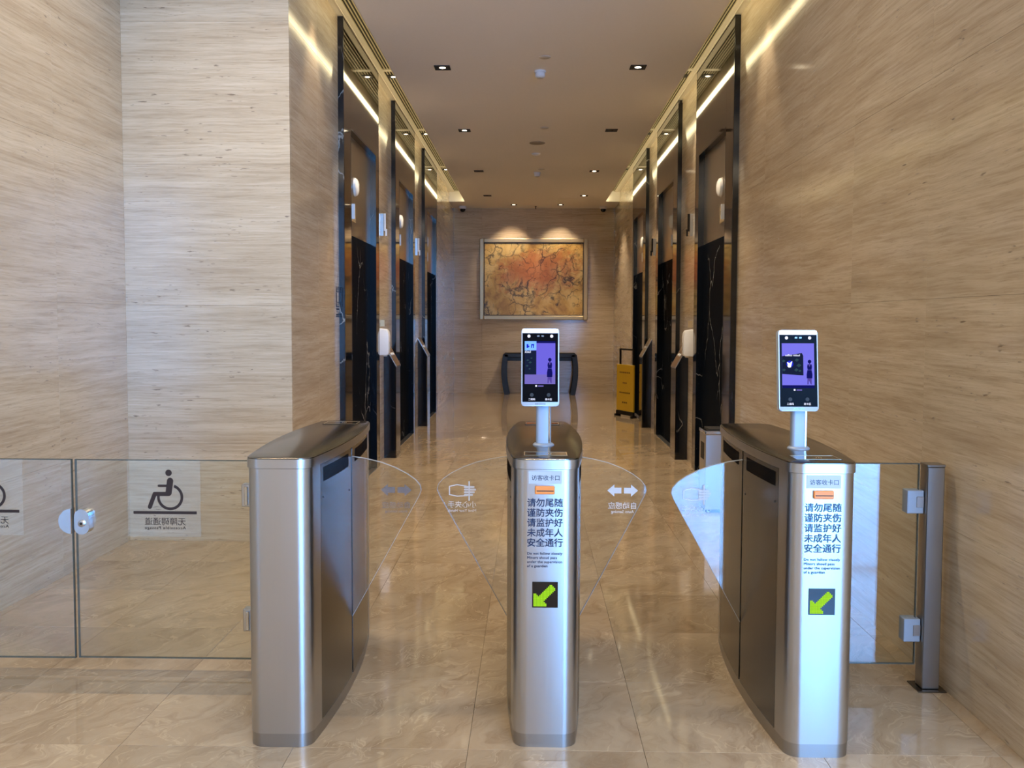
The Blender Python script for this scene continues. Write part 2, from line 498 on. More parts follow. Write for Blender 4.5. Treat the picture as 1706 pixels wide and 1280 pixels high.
# ------------------------------------------------------------------ floor
floor_bm = bmesh.new()
bbox(floor_bm, -3.0, 6.3, Y_BACK-0.3, 19.0, -0.30, -0.012)
bbox(floor_bm, XL-0.1, XR+0.1, 12.066, 19.0, -0.012, 0.0)
bbox(floor_bm, XLL-0.1, 6.2, Y_BACK-0.3, 1.858, -0.012, 0.0)
floor = struct(finish('floor', floor_bm, M['floor']), 'polished beige marble floor of the lift hall', 'floor')
tile_me = None
def slab_data(sx, sy):
    bm = bmesh.new(); bbox(bm, 0.0006, sx-0.0006, 0.0006, sy-0.0006, -0.012, 0.0, 0.0004)
    me = bpy.data.meshes.new('floor_tile'); bmesh.ops.recalc_face_normals(bm, faces=bm.faces[:]); bm.to_mesh(me); bm.free()
    me.materials.append(M['floor']); return me
tile_me = slab_data(0.6, 0.6)
part_cache = {}
def add_tile(x0, x1, y0, y1):
    key = (round(x1-x0, 3), round(y1-y0, 3))
    me = tile_me if key == (0.6, 0.6) else part_cache.setdefault(key, None) or slab_data(*key)
    part_cache[key] = me
    o = new_obj('floor_tile', me, floor); o.location = (x0, y0, 0)
xs = [-0.21+0.6*k for k in range(-5, 10)]
ys = [3.06+0.6*k for k in range(-2, 16)]
for j in range(len(ys)-1):
    if ys[j] >= 12.05: break
    xa, xb = (XLL, 2.40) if ys[j] < 2.8 else ((XLL, XR) if ys[j] < YF-0.3 else (XL, XR))
    for i in range(len(xs)-1):
        a, b = max(xs[i], xa-0.01), min(xs[i+1], xb+0.01)
        if b-a > 0.02: add_tile(a, b, ys[j], ys[j+1])
# floor between lobby tiles and outer lobby
fb = bmesh.new(); bbox(fb, 2.41, 6.2, 1.858, 2.96, -0.012, 0.0); finish('floor_border', fb, M['floor'], floor)

# ------------------------------------------------------------------ stone walls
ZR = [0.0, 0.65, 1.56, 2.47, 3.38, 4.29, Z_LOBBY]
panel_cache = {}
def stone_panel(parent, x0, x1, y0, y1, z0, z1):
    """one stone slab, 2 cm thick, with its own eased edge; origin at its lower corner"""
    key = (round(x1-x0, 3), round(y1-y0, 3), round(z1-z0, 3))
    if key not in panel_cache:
        bm = bmesh.new(); g = 0.0004
        dx, dy, dz = key
        bbox(bm, g if dx > 0.03 else 0, dx-(g if dx > 0.03 else 0), g if dy > 0.03 else 0, dy-(g if dy > 0.03 else 0), g, dz-g, 0.0005)
        me = bpy.data.meshes.new('stone_panel'); bmesh.ops.recalc_face_normals(bm, faces=bm.faces[:]); bm.to_mesh(me); bm.free()
        me.materials.append(M['trav']); panel_cache[key] = me
    o = new_obj('stone_panel', panel_cache[key], parent); o.location = (x0, y0, z0)
    return o

def wall_x(name, face, side, y0, y1, ztop, joints, skip=(), label=None):
    """wall whose stone face lies at X=face; side=+1 when the hall is at larger X"""
    bm = bmesh.new()
    if side > 0: bbox(bm, face-0.32, face-0.021, y0, y1, 0, ztop)
    else: bbox(bm, face+0.021, face+0.32, y0, y1, 0, ztop)
    w = struct(finish(name, bm, M['core']), label or 'wall clad in horizontally veined beige travertine', 'wall')
    js = sorted({y0, y1, *[j for j in joints if y0 < j < y1], *[e for s in skip for e in s if y0 < e < y1]})
    for a, b in zip(js[:-1], js[1:]):
        if any(s[0]-1e-4 <= a and b <= s[1]+1e-4 for s in skip): continue
        for za, zb in zip(ZR[:-1], ZR[1:]):
            zb = min(zb, ztop)
            if zb-za < 0.02: continue
            if side > 0: stone_panel(w, face-0.02, face, a, b, za, zb)
            else: stone_panel(w, face, face+0.02, a, b, za, zb)
    return w

def wall_y(name, face, x0, x1, z0, ztop, joints, ext=-0.03, label=None):
    bm = bmesh.new()
    bbox(bm, x0-0.2, x1+ext, face+0.021, face+0.25, z0, ztop)
    w = struct(finish(name, bm, M['core']), label or 'wall clad in horizontally veined beige travertine', 'wall')
    js = sorted({x0, x1, *[j for j in joints if x0 < j < x1]})
    for a, b in zip(js[:-1], js[1:]):
        for za, zb in zip(ZR[:-1], ZR[1:]):
            za, zb = max(za, z0), min(zb, ztop)
            if zb-za < 0.02: continue
            stone_panel(w, a, b, face, face+0.02, za, zb)
    return w

bays = [(BAY0+BAYP*k, BAY0+BAYP*k+BAYL) for k in range(3)]
jr = [3.90+0.91*k for k in range(4)] + [15.9, 16.8, 17.7]
wall_x('wall_right', XR, -1, 2.95, YB, Z_LOBBY, jr, bays, 'long travertine wall on the right of the lift hall')
wall_x('wall_left', XL, +1, YF+0.02, YB, Z_LOBBY, [6.75, 15.9, 16.8, 17.7], bays, 'travertine wall on the left of the lift hall')
wall_x('wall_lobby_left', XLL, +1, Y_BACK, YF+0.02, Z_LOBBY, [5.1-0.91*k for k in range(14)], (), 'travertine side wall beyond the glass gate')
wall_y('wall_front', YF, XLL, XL, 0, Z_LOBBY, [], -0.03, 'travertine wall facing the entrance behind the accessible gate')
wall_y('wall_back', YB, XL, XR, 0, Z_CEIL, [-1.0, -0.1, 0.8], 0.3, 'travertine end wall of the lift hall carrying the painting')

# unseen rest of the entrance lobby: closes the room and holds the glazed front that lets daylight in
struct(box('ceiling_lobby', XLL-0.3, 6.3, Y_BACK-0.3, YF+0.25, Z_LOBBY, Z_LOBBY+0.2, M['ceil']), 'lobby ceiling over the entrance', 'ceiling')
hb = bmesh.new(); bbox(hb, XL-0.02, XR+0.02, YF-0.02, YF+0.24, Z_COVE+0.06, Z_LOBBY); bbox(hb, LIPL, LIPR, YF-0.02, YF+0.24, Z_CEIL-0.02, Z_COVE+0.06)
struct(finish('trim_1', hb, M['ceil']), 'plaster bulkhead over the mouth of the lift hall', 'trim')
struct(box('wall_lobby_return', XR+0.30, 6.3, 2.95, 3.20, 0, Z_LOBBY, M['trav']), 'travertine return wall of the lobby', 'wall')
struct(box('wall_lobby_right', 6.0, 6.3, Y_BACK-0.3, 3.2, 0, Z_LOBBY, M['trav']), 'travertine wall of the lobby on the far right', 'wall')
eb = bmesh.new()
bbox(eb, XLL-0.3, WIN_X0, Y_BACK-0.3, Y_BACK, 0, Z_LOBBY); bbox(eb, WIN_X1, 6.3, Y_BACK-0.3, Y_BACK, 0, Z_LOBBY)
bbox(eb, WIN_X0, WIN_X1, Y_BACK-0.3, Y_BACK, WIN_Z1, Z_LOBBY)
struct(finish('wall_entrance', eb, M['trav']), 'wall around the glazed entrance front', 'wall')
mb_ = bmesh.new()
for k in range(4):
    xm = WIN_X0+(WIN_X1-WIN_X0)*k/3; bbox(mb_, xm-0.03, xm+0.03, Y_BACK-0.14, Y_BACK-0.06, 0, WIN_Z1)
bbox(mb_, WIN_X0, WIN_X1, Y_BACK-0.14, Y_BACK-0.06, 2.4, 2.46)
struct(finish('window_1', mb_, M['satin']), 'mullions of the glazed entrance front', 'window')

# ------------------------------------------------------------------ hall ceiling with coves
Y_CE = 17.50                                     # far end of the coves
cb = bmesh.new()
bbox(cb, LIPL, LIPR, YF+0.24, Y_CE, Z_CEIL, Z_CEIL+0.30)
bbox(cb, XL-0.02, XR+0.02, Y_CE, YB+0.02, Z_CEIL, Z_CEIL+0.30)
bbox(cb, XL-0.05, XR+0.05, YF+0.24, YB+0.05, Z_COVE+0.16, Z_COVE+0.30)
struct(finish('ceiling', cb, M['ceil']), 'plaster ceiling of the lift hall with lit side coves', 'ceiling')
for s, xw, lip, nm in ((1, XL, LIPL, 'left'), (-1, XR, LIPR, 'right')):
    tb = bmesh.new()
    bbox(tb, xw, xw+s*0.10, YF+0.02, Y_CE, Z_COVE, Z_COVE+0.05)
    bbox(tb, xw+s*0.05, xw+s*0.058, YF+0.02, Y_CE, Z_COVE-0.006, Z_COVE+0.001)
    struct(finish('trim_2' if s > 0 else 'trim_3', tb, M['trim']), 'cream metal trim along the top of the %s stone wall' % nm, 'trim')
    st = thing('cove_light', 'warm light strip hidden in the %s ceiling cove' % nm, 'light', (lip, YF+0.3, Z_CEIL+0.012))
    box('light_strip', -s*0.004, -s*0.001, 0, Y_CE-YF-0.32, 0.0, 0.065, M['led_warm'], st)
    box('channel', -s*0.006, 0, 0, Y_CE-YF-0.32, -0.012, -0.002, M['trim'], st)
    # slot grilles in the top of the cove, one per stretch of hall
    ends = [6.28, 9.09, 11.89, 14.70, 17.45]
    for k in range(4):
        ya, yb = ends[k]+0.02, ends[k+1]-0.02
        which = ['nearest', 'second', 'third', 'farthest'][k]
        g = thing('slot_grille', '%s stretch of slotted air grille in the %s ceiling cove' % (which, nm), 'air grille', (xw+s*0.10, (ya+yb)/2, Z_COVE), 0, 'slot grilles in the coves')
        wdt = abs(lip-xw)-0.105; hl = (yb-ya)/2
        box('plenum', 0, s*wdt, -hl, hl, 0.012, 0.02, M['dark'], g)
        n = 7; pt = wdt/n
        for q in range(n+1):
            box('slat', s*(q*pt-0.0042), s*(q*pt+0.0042), -hl+0.012, hl-0.012, 0.001, 0.009, M['grille'], g)
        for e in (-1, 1):
            box('end_bar', 0, s*wdt, e*hl-e*0.012, e*(hl+0.02), 0.0, 0.03, M['trim'], g)

# ------------------------------------------------------------------ downlights
def spot(name, loc, target, power, size, blend, col=(1.0, 0.79, 0.55), parent=None, radius=0.03):
    l = bpy.data.lights.new(name, 'SPOT'); l.energy = power; l.color = col
    l.spot_size = math.radians(size); l.spot_blend = blend; l.shadow_soft_size = radius
    o = bpy.data.objects.new(name, l); COL.objects.link(o)
    o.location = loc
    d = Vector(target)-Vector(loc)
    o.rotation_euler = d.to_track_quat('-Z', 'Y').to_euler()
    return o
def downlight(label, x, y, on, target=None, power=140, size=105, w=0.14, group='square downlights in the ceiling'):
    t = thing('downlight', label, 'ceiling light', (x, y, Z_CEIL), 0, group)
    bm = bmesh.new(); h = w/2
    for a in (-1, 1):
        bbox(bm, a*h, a*(h-0.02), -h, h, -0.006, 0.0); bbox(bm, -h+0.02, h-0.02, a*h, a*(h-0.02), -0.006, 0.0)
    finish('frame', bm, M['dark'], t)
    bm = bmesh.new(); bbox(bm, -h+0.02, h-0.02, -h+0.02, h-0.02, -0.003, -0.0005)
    finish('baffle', bm, M['dark'], t)
    bm = bmesh.new(); lathe(bm, [(0.026, -0.0045), (0.028, -0.0032)], 20, (0, 0, 0))
    finish('lens', bm, M['lamp'] if on else M['black_gloss'], t, True)
    if on:
        spot('downlight_beam', (x, y, Z_CEIL-0.02), target or (x, y, 0), power, size, 0.6)
    return t
rows = [(8.30, 1, 1, 'first'), (11.0, 1, 0, 'second'), (13.96, 0, 1, 'third'), (16.67, 0, 1, 'fourth')]
for y, onl, onr, w in rows:
    downlight('square %s downlight on the left, %s row from the gates' % ('lit' if onl else 'unlit', w), -0.802, y, onl)
    downlight('square %s downlight on the right, %s row from the gates' % ('lit' if onr else 'unlit', w), 0.935, y, onr)
downlight('small adjustable spotlight before the end wall, aimed at the left of the painting', -0.352, 17.95, 1, (-0.45, YB, 2.5), 45, 70, 0.12)
downlight('small adjustable spotlight before the end wall, aimed at the right of the painting', 0.556, 17.95, 1, (0.55, YB, 2.5), 45, 70, 0.12)
# lamps set into the cove grilles
for s, xw, nm in ((1, XL, 'left'), (-1, XR, 'right')):
    for y, w in ((6.62, 'nearest'), (9.30, 'second'), (12.12, 'third'), (14.94, 'farthest')):
        x = xw+s*0.175
        t = thing('cove_spotlight', '%s square spotlight set in the %s cove grille' % (w, nm), 'ceiling light', (x, y, Z_COVE), 0, 'spotlights in the coves')
        box('housing', -0.055, 0.055, -0.055, 0.055, -0.004, 0.0, M['dark'], t)
        bm = bmesh.new(); lathe(bm, [(0.020, -0.007), (0.022, -0.0042)], 18); finish('lens', bm, M['lamp'], t, True)
        spot('cove_spot_beam', (x, y, Z_COVE-0.03), (xw+s*0.10, y+0.05, 0), 36 if y < 7 else 65, 60, 0.7)

# ------------------------------------------------------------------ small ceiling fittings
def disc_fit(name, label, cat, x, y, prof, mat, n=24):
    bm = bmesh.new(); lathe(bm, prof, n)
    o = finish(name, bm, mat, None, True); o.location = (x, y, Z_CEIL)
    return tag(o, label, cat)
def detector(label, x, y):
    t = thing('smoke_detector', label, 'smoke detector', (x, y, Z_CEIL), 0, 'smoke detectors')
    bm = bmesh.new(); lathe(bm, [(0.052, 0.0), (0.054, -0.012), (0.05, -0.018)], 24); finish('base', bm, M['white'], t, True)
    bm = bmesh.new(); lathe(bm, [(0.044, -0.018), (0.046, -0.05), (0.036, -0.06)], 24); finish('chamber', bm, M['white'], t, True)
    bm = bmesh.new(); lathe(bm, [(0.03, -0.0605), (0.028, -0.066)], 20); finish('vent_ring', bm, M['offwhite'], t, True)
detector('white round smoke detector hanging nearest the gates', 0.069, 8.42)
detector('white round smoke detector far down the ceiling', 0.078, 14.1)
disc_fit('speaker_cover', 'flat round cover just before the nearest smoke detector', 'ceiling cover', 0.106, 7.98, [(0.05, 0.0), (0.05, -0.004), (0.045, -0.007)], M['offwhite'])
disc_fit('speaker_cover', 'small flat round cover beyond the first row of downlights', 'ceiling cover', 0.142, 10.86, [(0.05, 0.0), (0.05, -0.004), (0.045, -0.007)], M['offwhite'])
disc_fit('ceiling_speaker', 'larger round grey speaker grille in mid ceiling', 'speaker', 0.064, 11.77, [(0.10, 0.0), (0.10, -0.004), (0.094, -0.008)], plain('speaker_mesh', srgb(150, 140, 126), 0.6))
disc_fit('sprinkler_cover', 'white domed cover just beyond the round ceiling speaker', 'ceiling cover', 0.052, 12.52, [(0.06, 0.0), (0.06, -0.01), (0.03, -0.03)], M['white'])
disc_fit('sprinkler_cover', 'small flat cover beside the far smoke detector', 'ceiling cover', 0.139, 13.79, [(0.05, 0.0), (0.05, -0.004), (0.045, -0.007)], M['offwhite'])
disc_fit('sprinkler', 'small dark sprinkler hanging before the end wall', 'sprinkler', 0.075, 18.2, [(0.02, 0.0), (0.02, -0.01), (0.008, -0.012), (0.008, -0.05), (0.016, -0.055)], M['dark'], 12)
t = thing('access_panel', 'flush rectangular access hatch in the far ceiling', 'hatch', (0.72, 17.2, Z_CEIL))
box('lid', -0.24, 0.24, -0.22, 0.22, -0.004, 0.0, M['ceil'], t, 0.001)
for nm, x in (('left', -1.36), ('right', 1.40)):
    t = thing('dome_camera', 'dome security camera under the ceiling in the %s far corner' % nm, 'camera', (x, 18.2, Z_CEIL), 0, 'dome cameras')
    bm = bmesh.new(); lathe(bm, [(0.07, 0.0), (0.075, -0.03), (0.06, -0.055)], 24); finish('base', bm, M['white'], t, True)
    bm = bmesh.new(); lathe(bm, [(0.055, -0.055), (0.053, -0.075), (0.042, -0.098), (0.022, -0.112), (0.004, -0.116)], 24); finish('dome', bm, M['black_gloss'], t, True)

# ------------------------------------------------------------------ lift portals
O0, O1, ZT, ZD = 0.30, 1.52, 3.06, 2.205
def lift_portal(s, nm):
    t = thing('lift_portal', '', 'lift entrance')
    B = lambda n, x0, x1, y0, y1, z0, z1, m, par=t, bv=0.0: box(n, s*x0, s*x1, y0, y1, z0, z1, m, par, bv)
    B('edge_strip', -0.02, 0.046, 0.0, 0.03, 0, Z_COVE-0.002, M['black'], t, 0.002)
    B('edge_strip', -0.02, 0.046, BAYL-0.012, BAYL, 0, Z_COVE-0.002, M['bronze'], t, 0.002)
    B('side_panel', -0.02, 0.045, 0.031, O0-0.012, 0, Z_COVE-0.002, M['bronze'], t)
    B('side_panel', -0.02, 0.045, O1+0.012, BAYL-0.013, 0, Z_COVE-0.002, M['bronze'], t)
    B('head_panel', -0.02, 0.045, O0-0.011, O1+0.011, ZT+0.02, Z_COVE-0.002, M['bronze'], t)
    B('jamb', -0.02, 0.046, O0-0.011, O0, 0, ZT+0.019, M['black'])
    B('jamb', -0.02, 0.046, O1, O1+0.011, 0, ZT+0.019, M['black'])
    B('lintel', -0.02, 0.046, O0, O1, ZT, ZT+0.019, M['black'])
    B('transom', -0.02, -0.010, O0, O1, ZD, ZT, M['transom'])
    B('door_leaf', -0.02, -0.012, O0, (O0+O1)/2-0.001, 0.004, ZD, M['door'])
    B('door_leaf', -0.02, -0.012, (O0+O1)/2+0.001, O1, 0.004, ZD, M['door'])
    B('sill', -0.02, 0.045, O0, O1, 0.0, 0.004, M['satin'])
    bm = bmesh.new(); lathe(bm, [(0.078, s*-0.010), (0.082, s*0.0), (0.074, s*0.018), (0.05, s*0.03), (0.015, s*0.034)], 28, (0, 0.70, 2.64), 'X')
    ln = finish('lantern', bm, M['frost'], t, True)
    bm = bmesh.new(); lathe(bm, [(0.088, s*-0.010), (0.090, s*-0.004), (0.084, s*-0.003)], 28, (0, 0.70, 2.64), 'X'); finish('bezel', bm, M['satin'], ln, True)
    pl = B('floor_indicator', -0.010, -0.003, 0.56, 0.74, 2.33, 2.47, M['gold'], t, 0.001)
    B('display', -0.003, -0.001, 0.60, 0.70, 2.365, 2.435, M['black_gloss'], pl)
    B('sign_blade', -0.010, 0.035, 0.50, 0.508, 2.34, 2.47, M['white'], t, 0.001)
    return t
side_words = {'left': ('first lift entrance on the left, nearest the gates, in black marble and bronze',
                       'middle lift entrance on the left, between the two call pedestals',
                       'last lift entrance on the left, nearest the end wall'),
              'right': ('first lift entrance on the right, beside the steel bin, in black marble and bronze',
                        'middle lift entrance on the right, between the two call pedestals',
                        'last lift entrance on the right, behind the yellow board')}
for s, xw, nm in ((1, XL, 'left'), (-1, XR, 'right')):
    proto = lift_portal(s, nm)
    for k in range(3):
        o = proto if k == 0 else copy_tree(proto)
        o.location = (xw, bays[k][0], 0)
        o['label'] = side_words[nm][k]; o['category'] = 'lift entrance'; o['group'] = 'lift entrances'

# ------------------------------------------------------------------ call pedestals and wall fittings on the piers
def pedestal(s):
    t = thing('call_pedestal', '', 'call pedestal')
    bm = bmesh.new(); prism_y(bm, [(s*0.001, 0.0), (s*0.122, 0.0), (s*0.122, 0.99), (s*0.001, 1.21)], 0.0, 0.31)
    finish('body', bm, M['black'], t)
    box('front_plate', s*0.122, s*0.132, 0.0, 0.31, 0.0, 0.985, M['bronze'], t)
    bm = bmesh.new(); prism_y(bm, [(s*0.001, 1.211), (s*0.136, 0.966), (s*0.136, 0.984), (s*0.001, 1.229)], -0.006, 0.316)
    tp = finish('top_plate', bm, M['satin'], t)
    for k in range(2):
        bm = bmesh.new(); lathe(bm, [(0.016, 0.0), (0.016, 0.006), (0.012, 0.008)], 16)
        bm.transform(Matrix.Translation((s*0.07, 0.10+0.11*k, 1.104)) @ Matrix.Rotation(s*math.atan2(0.245, 0.135), 4, 'Y'))
        finish('call_button', bm, M['white'], tp, True)
    return t
for s, xw, nm in ((1, XL, 'left'), (-1, XR, 'right')):
    pr = pedestal(s)
    for k, y in enumerate((9.70, 12.63)):
        o = pr if k == 0 else copy_tree(pr)
        o.location = (xw, y, 0)
        o['label'] = ('black marble call pedestal with slanted top, below the white dispenser on the %s' if k == 0 else 'farther black marble call pedestal with slanted top on the %s') % nm
        o['category'] = 'call pedestal'; o['group'] = 'call pedestals'
    d = thing('sanitizer_dispenser', 'white hand sanitizer dispenser on the stone pier at the %s' % nm, 'dispenser', (xw, 9.40, 1.105), 0, 'sanitizer dispensers')
    bm = bmesh.new()
    prof = [(0.0, 0.0), (0.085, 0.0), (0.10, 0.02), (0.102, 0.20), (0.094, 0.245), (0.075, 0.268), (0.0, 0.278)]
    prism_y(bm, [(s*x, z) for x, z in prof], 0.0, 0.12)
    bmesh.ops.bevel(bm, geom=bm.edges[:], offset=0.008, segments=3, affect='EDGES', profile=0.5)
    finish('body', bm, M['white'], d, True)
    box('nozzle', s*0.04, s*0.075, 0.04, 0.08, -0.012, 0.002, M['offwhite'], d, 0.003)
    box('window', s*0.1015, s*0.1035, 0.045, 0.075, 0.06, 0.14, M['frost'], d)
    p = thing('wall_plaque', 'small bronze plaque on the stone above the %s dispenser' % nm, 'plaque', (xw, 9.50, 1.40), 0, 'bronze plaques')
    box('plate', 0, s*0.045, 0.0, 0.012, 0.0, 0.07, M['gold'], p, 0.001)
    for k, y in enumerate((9.55, 12.40)):
        q = thing('lift_number_sign', ('%s number sign jutting from the first stone pier on the %s' if k == 0 else '%s number sign jutting from the second stone pier on the %s') % ('white' if nm == 'left' else 'dark', nm), 'sign', (xw, y, 2.34), 0, 'signs on the piers')
        mt = M['white'] if nm == 'left' else M['blackwood']
        box('bracket', 0, s*0.03, 0.0, 0.02, 0.0, 0.23, M['satin'], q, 0.002)
        box('blade', s*0.031, s*0.052, 0.004, 0.016, 0.05, 0.23, mt, q, 0.002)
        box('lower_tab', s*0.045, s*0.065, 0.005, 0.015, 0.0, 0.07, mt, q, 0.002)

# lettered sign on the stone at the left mouth of the hall (too worn to read in the photograph)
sg = thing('wall_lettering', 'small dark vertical lettering on the stone edge beside the first left lift', 'sign', (XL, 7.34, 1.49))
for z0, z1, full in ((0.20, 0.245, 1), (0.115, 0.195, 0), (0.08, 0.11, 1), (0.055, 0.07, 2), (0.038, 0.044, 2), (0.016, 0.028, 2), (0.0, 0.01, 2)):
    bm = bmesh.new()
    if full == 2: bbox(bm, 0, 0.0012, 0.01, 0.14, z0, z1)
    else:
        bbox(bm, 0, 0.0012, 0.0, 0.03, z0, z1); bbox(bm, 0, 0.0012, 0.12, 0.15, z0, z1); bbox(bm, 0, 0.0012, 0.03, 0.12, z0, z0+0.008)
        if full == 1: bbox(bm, 0, 0.0012, 0.06, 0.09, z0+0.015, z1)
    finish('character', bm, M['brown'], sg)

# ------------------------------------------------------------------ end wall: painting, console
pt = thing('painting', 'large gilt-framed ochre and rust-red picture with dark cracks on the end wall', 'painting', (0.041, YB, 2.30))
PW, PH = 1.085, 0.815
for n_, a in (('frame_side', -1), ('frame_side', 1)):
    bm = bmesh.new(); bbox(bm, a*PW, a*(PW-0.085), -0.06, -0.001, -PH, PH, 0.012, 2); finish(n_, bm, M['gold'], pt)
for n_, a in (('frame_rail', -1), ('frame_rail', 1)):
    bm = bmesh.new(); bbox(bm, -PW+0.085, PW-0.085, -0.06, -0.001, a*PH, a*(PH-0.085), 0.012, 2); finish(n_, bm, M['gold'], pt)
box('canvas', -PW+0.084, PW-0.084, -0.03, -0.004, -PH+0.084, PH-0.084, M['picture'], pt)
bm = bmesh.new()
for a in (-1, 1):
    bbox(bm, a*(PW-0.085), a*(PW-0.10), -0.045, -0.03, -PH+0.085, PH-0.085); bbox(bm, -PW+0.1, PW-0.1, -0.045, -0.03, a*(PH-0.085), a*(PH-0.10))
finish('inner_slip', bm, M['blackwood'], pt)

ct = thing('console_table', 'low black lacquered console table with bowed legs under the painting', 'table', (0.17, 18.30, 0))
box('table_top', -0.70, 0.70, -0.20, 0.20, 0.745, 0.825, M['blackwood'], ct, 0.008, 2)
for a in (-1, 1):
    for d in (-1, 1):
        bm = bmesh.new(); pts = []
        N = 12
        for i in range(N+1):
            u = i/N; pts.append((a*(0.70+0.06*math.sin(math.pi*(0.15+0.85*u))), 0.80*(1-u)))
        inner = [(x-a*0.10, z) for x, z in pts[::-1]]
        prism_y(bm, pts+inner, d*0.20, d*0.15)
        finish('leg', bm, M['blackwood'], ct)
box('stretcher', -0.69, 0.69, 0.155, 0.195, 0.66, 0.74, M['blackwood'], ct)

# ------------------------------------------------------------------ yellow board and steel bin
yb_ = thing('notice_board', 'yellow standing notice board in a black frame before the last right lift', 'sign', (1.445, 14.05, 0), math.radians(-65))
box('board', -0.25, 0.25, -0.012, 0.012, 0.09, 0.80, M['yellow'], yb_, 0.003)
for a in (-1, 1):
    box('post', a*0.20-0.012, a*0.20+0.012, 0.013, 0.035, 0.03, 1.02, M['blackwood'], yb_)
    box('foot', a*0.235-0.015, a*0.235+0.015, -0.05, 0.05, 0.0, 0.03, M['blackwood'], yb_)
box('top_rail', -0.212, 0.212, 0.013, 0.035, 1.02, 1.045, M['blackwood'], yb_)
box('bottom_rail', -0.25, 0.25, -0.02, 0.012, 0.03, 0.085, M['blackwood'], yb_)
for z, w, g in ((0.68, 0.32, 2), (0.52, 0.13, 1), (0.37, 0.32, 3), (0.22, 0.16, 1)):
    bm = bmesh.new()
    for i in range(g*3):
        xa = -w/2+w*i/(g*3); bbox(bm, xa, xa+w/(g*3)*0.72, -0.0135, -0.0118, z-0.011, z+0.011)
    finish('printed_line', bm, M['ink'], yb_)

bn = thing('steel_bin', 'square stainless steel litter bin beside the first right lift', 'bin', (1.335, 7.0, 0))
box('body', 0.0, 0.26, 0.0, 0.26, 0.02, 0.60, M['satin'], bn, 0.006, 2)
box('plinth', 0.012, 0.248, 0.012, 0.248, 0.0, 0.02, M['dark'], bn)
lid = box('lid', -0.004, 0.264, -0.004, 0.264, 0.60, 0.63, M['chrome'], bn, 0.006, 2)
box('ash_tray', 0.03, 0.23, 0.03, 0.23, 0.6305, 0.64, M['dark'], lid)
box('chute', -0.0015, 0.004, 0.06, 0.20, 0.40, 0.53, M['dark'], bn)

# ------------------------------------------------------------------ flap gates
GL, GH = 1.16, 1.0                # length and height; local origin: middle of the front edge on the floor
HE, HM = 0.105, 0.145
def half(y, off=0.0):
    u = 2*y/GL-1
    return HE+(HM-HE)*(1-u*u)+off
def outline(off=0.0, y0=0.0, y1=GL, rf=0.05, rr=0.05, n=8, ns=18):
    pts = []
    a0, a1 = y0-off*(y0 == 0.0), y1+off*(y1 == GL)
    ya, yb = (a0+rf if rf else a0), (a1-rr if rr else a1)
    side = [ya+(yb-ya)*i/ns for i in range(ns+1)]
    right = [(half(y, off), y) for y in side]
    if rf:
        h0 = half(ya, off); right = [(h0-rf+rf*math.sin(math.pi/2*i/n), a0+rf-rf*math.cos(math.pi/2*i/n)) for i in range(n)]+right
    if rr:
        h1 = half(yb, off); right = right+[(h1-rr+rr*math.cos(math.pi/2*i/n), a1-rr+rr*math.sin(math.pi/2*i/n)) for i in range(1, n+1)]
    left = [(-x, y) for x, y in right[::-1]]
    return right+left

def gate_prism(name, z0, z1, mat, parent, off=0.0, y0=0.0, y1=GL, rf=0.05, rr=0.05, bev=0.0):
    bm = bmesh.new(); pts = outline(off, y0, y1, rf, rr)
    if bev:
        p2 = outline(off-bev, y0, y1, rf, rr)
        a = [bm.verts.new((x, y, z0)) for x, y in pts]
        b = [bm.verts.new((x, y, z1-bev*0.6)) for x, y in pts]
        c = [bm.verts.new((x, y, z1)) for x, y in p2]
        n = len(pts)
        bm.faces.new(a[::-1]); bm.faces.new(c)
        for i in range(n):
            j = (i+1) % n
            bm.faces.new((a[i], a[j], b[j], b[i])); bm.faces.new((b[i], b[j], c[j], c[i]))
    else: prism_z(bm, pts, z0, z1)
    return finish(name, bm, mat, parent, True)

def side_slab(name, sd, ya, yb, z0, z1, off0, off1, mat, parent, n=12):
    """slab that follows the bowed flank of the gate"""
    bm = bmesh.new(); o, i_ = [], []
    for k in range(n+1):
        y = ya+(yb-ya)*k/n
        o.append((sd*half(y, off1), y)); i_.append((sd*half(y, off0), y))
    prism_z(bm, o+i_[::-1], z0, z1)
    return finish(name, bm, mat, parent, True)

FLAP_Y = 0.545
def flap_shape(reach):
    """fan-shaped leaf in local x (0 at the gate flank) and z"""
    pts = [(0.0, 0.925), (0.05, 0.917), (0.11, 0.902), (0.16, 0.882), (0.205, 0.857), (0.235, 0.834), (0.252, 0.812), (0.256, 0.792), (0.248, 0.770)]
    k = reach/0.256
    return [(x*k, z) for x, z in pts]+[(0.0, 0.285), (-0.05, 0.205), (-0.05, 0.925)]

def arrow_pts(cx, cz, w, h, d):
    return [(cx+d*w*0.5, cz), (cx, cz+h*0.5), (cx, cz+h*0.24), (cx-d*w*0.5, cz+h*0.24), (cx-d*w*0.5, cz-h*0.24), (cx, cz-h*0.24), (cx, cz-h*0.5)]

def flat_poly(bm, pts, y):
    vs = [bm.verts.new((x, y, z)) for x, z in pts]
    f = bm.faces.new(vs); bmesh.ops.triangulate(bm, faces=[f])

def ring_pts(bm, cx, cz, r, w, a0, a1, y, n=28):
    for i in range(n):
        b0, b1 = math.radians(a0+(a1-a0)*i/n), math.radians(a0+(a1-a0)*(i+1)/n)
        vs = [bm.verts.new((cx+q*math.cos(b), y, cz+q*math.sin(b))) for q, b in ((r-w/2, b0), (r+w/2, b0), (r+w/2, b1), (r-w/2, b1))]
        bm.faces.new(vs)

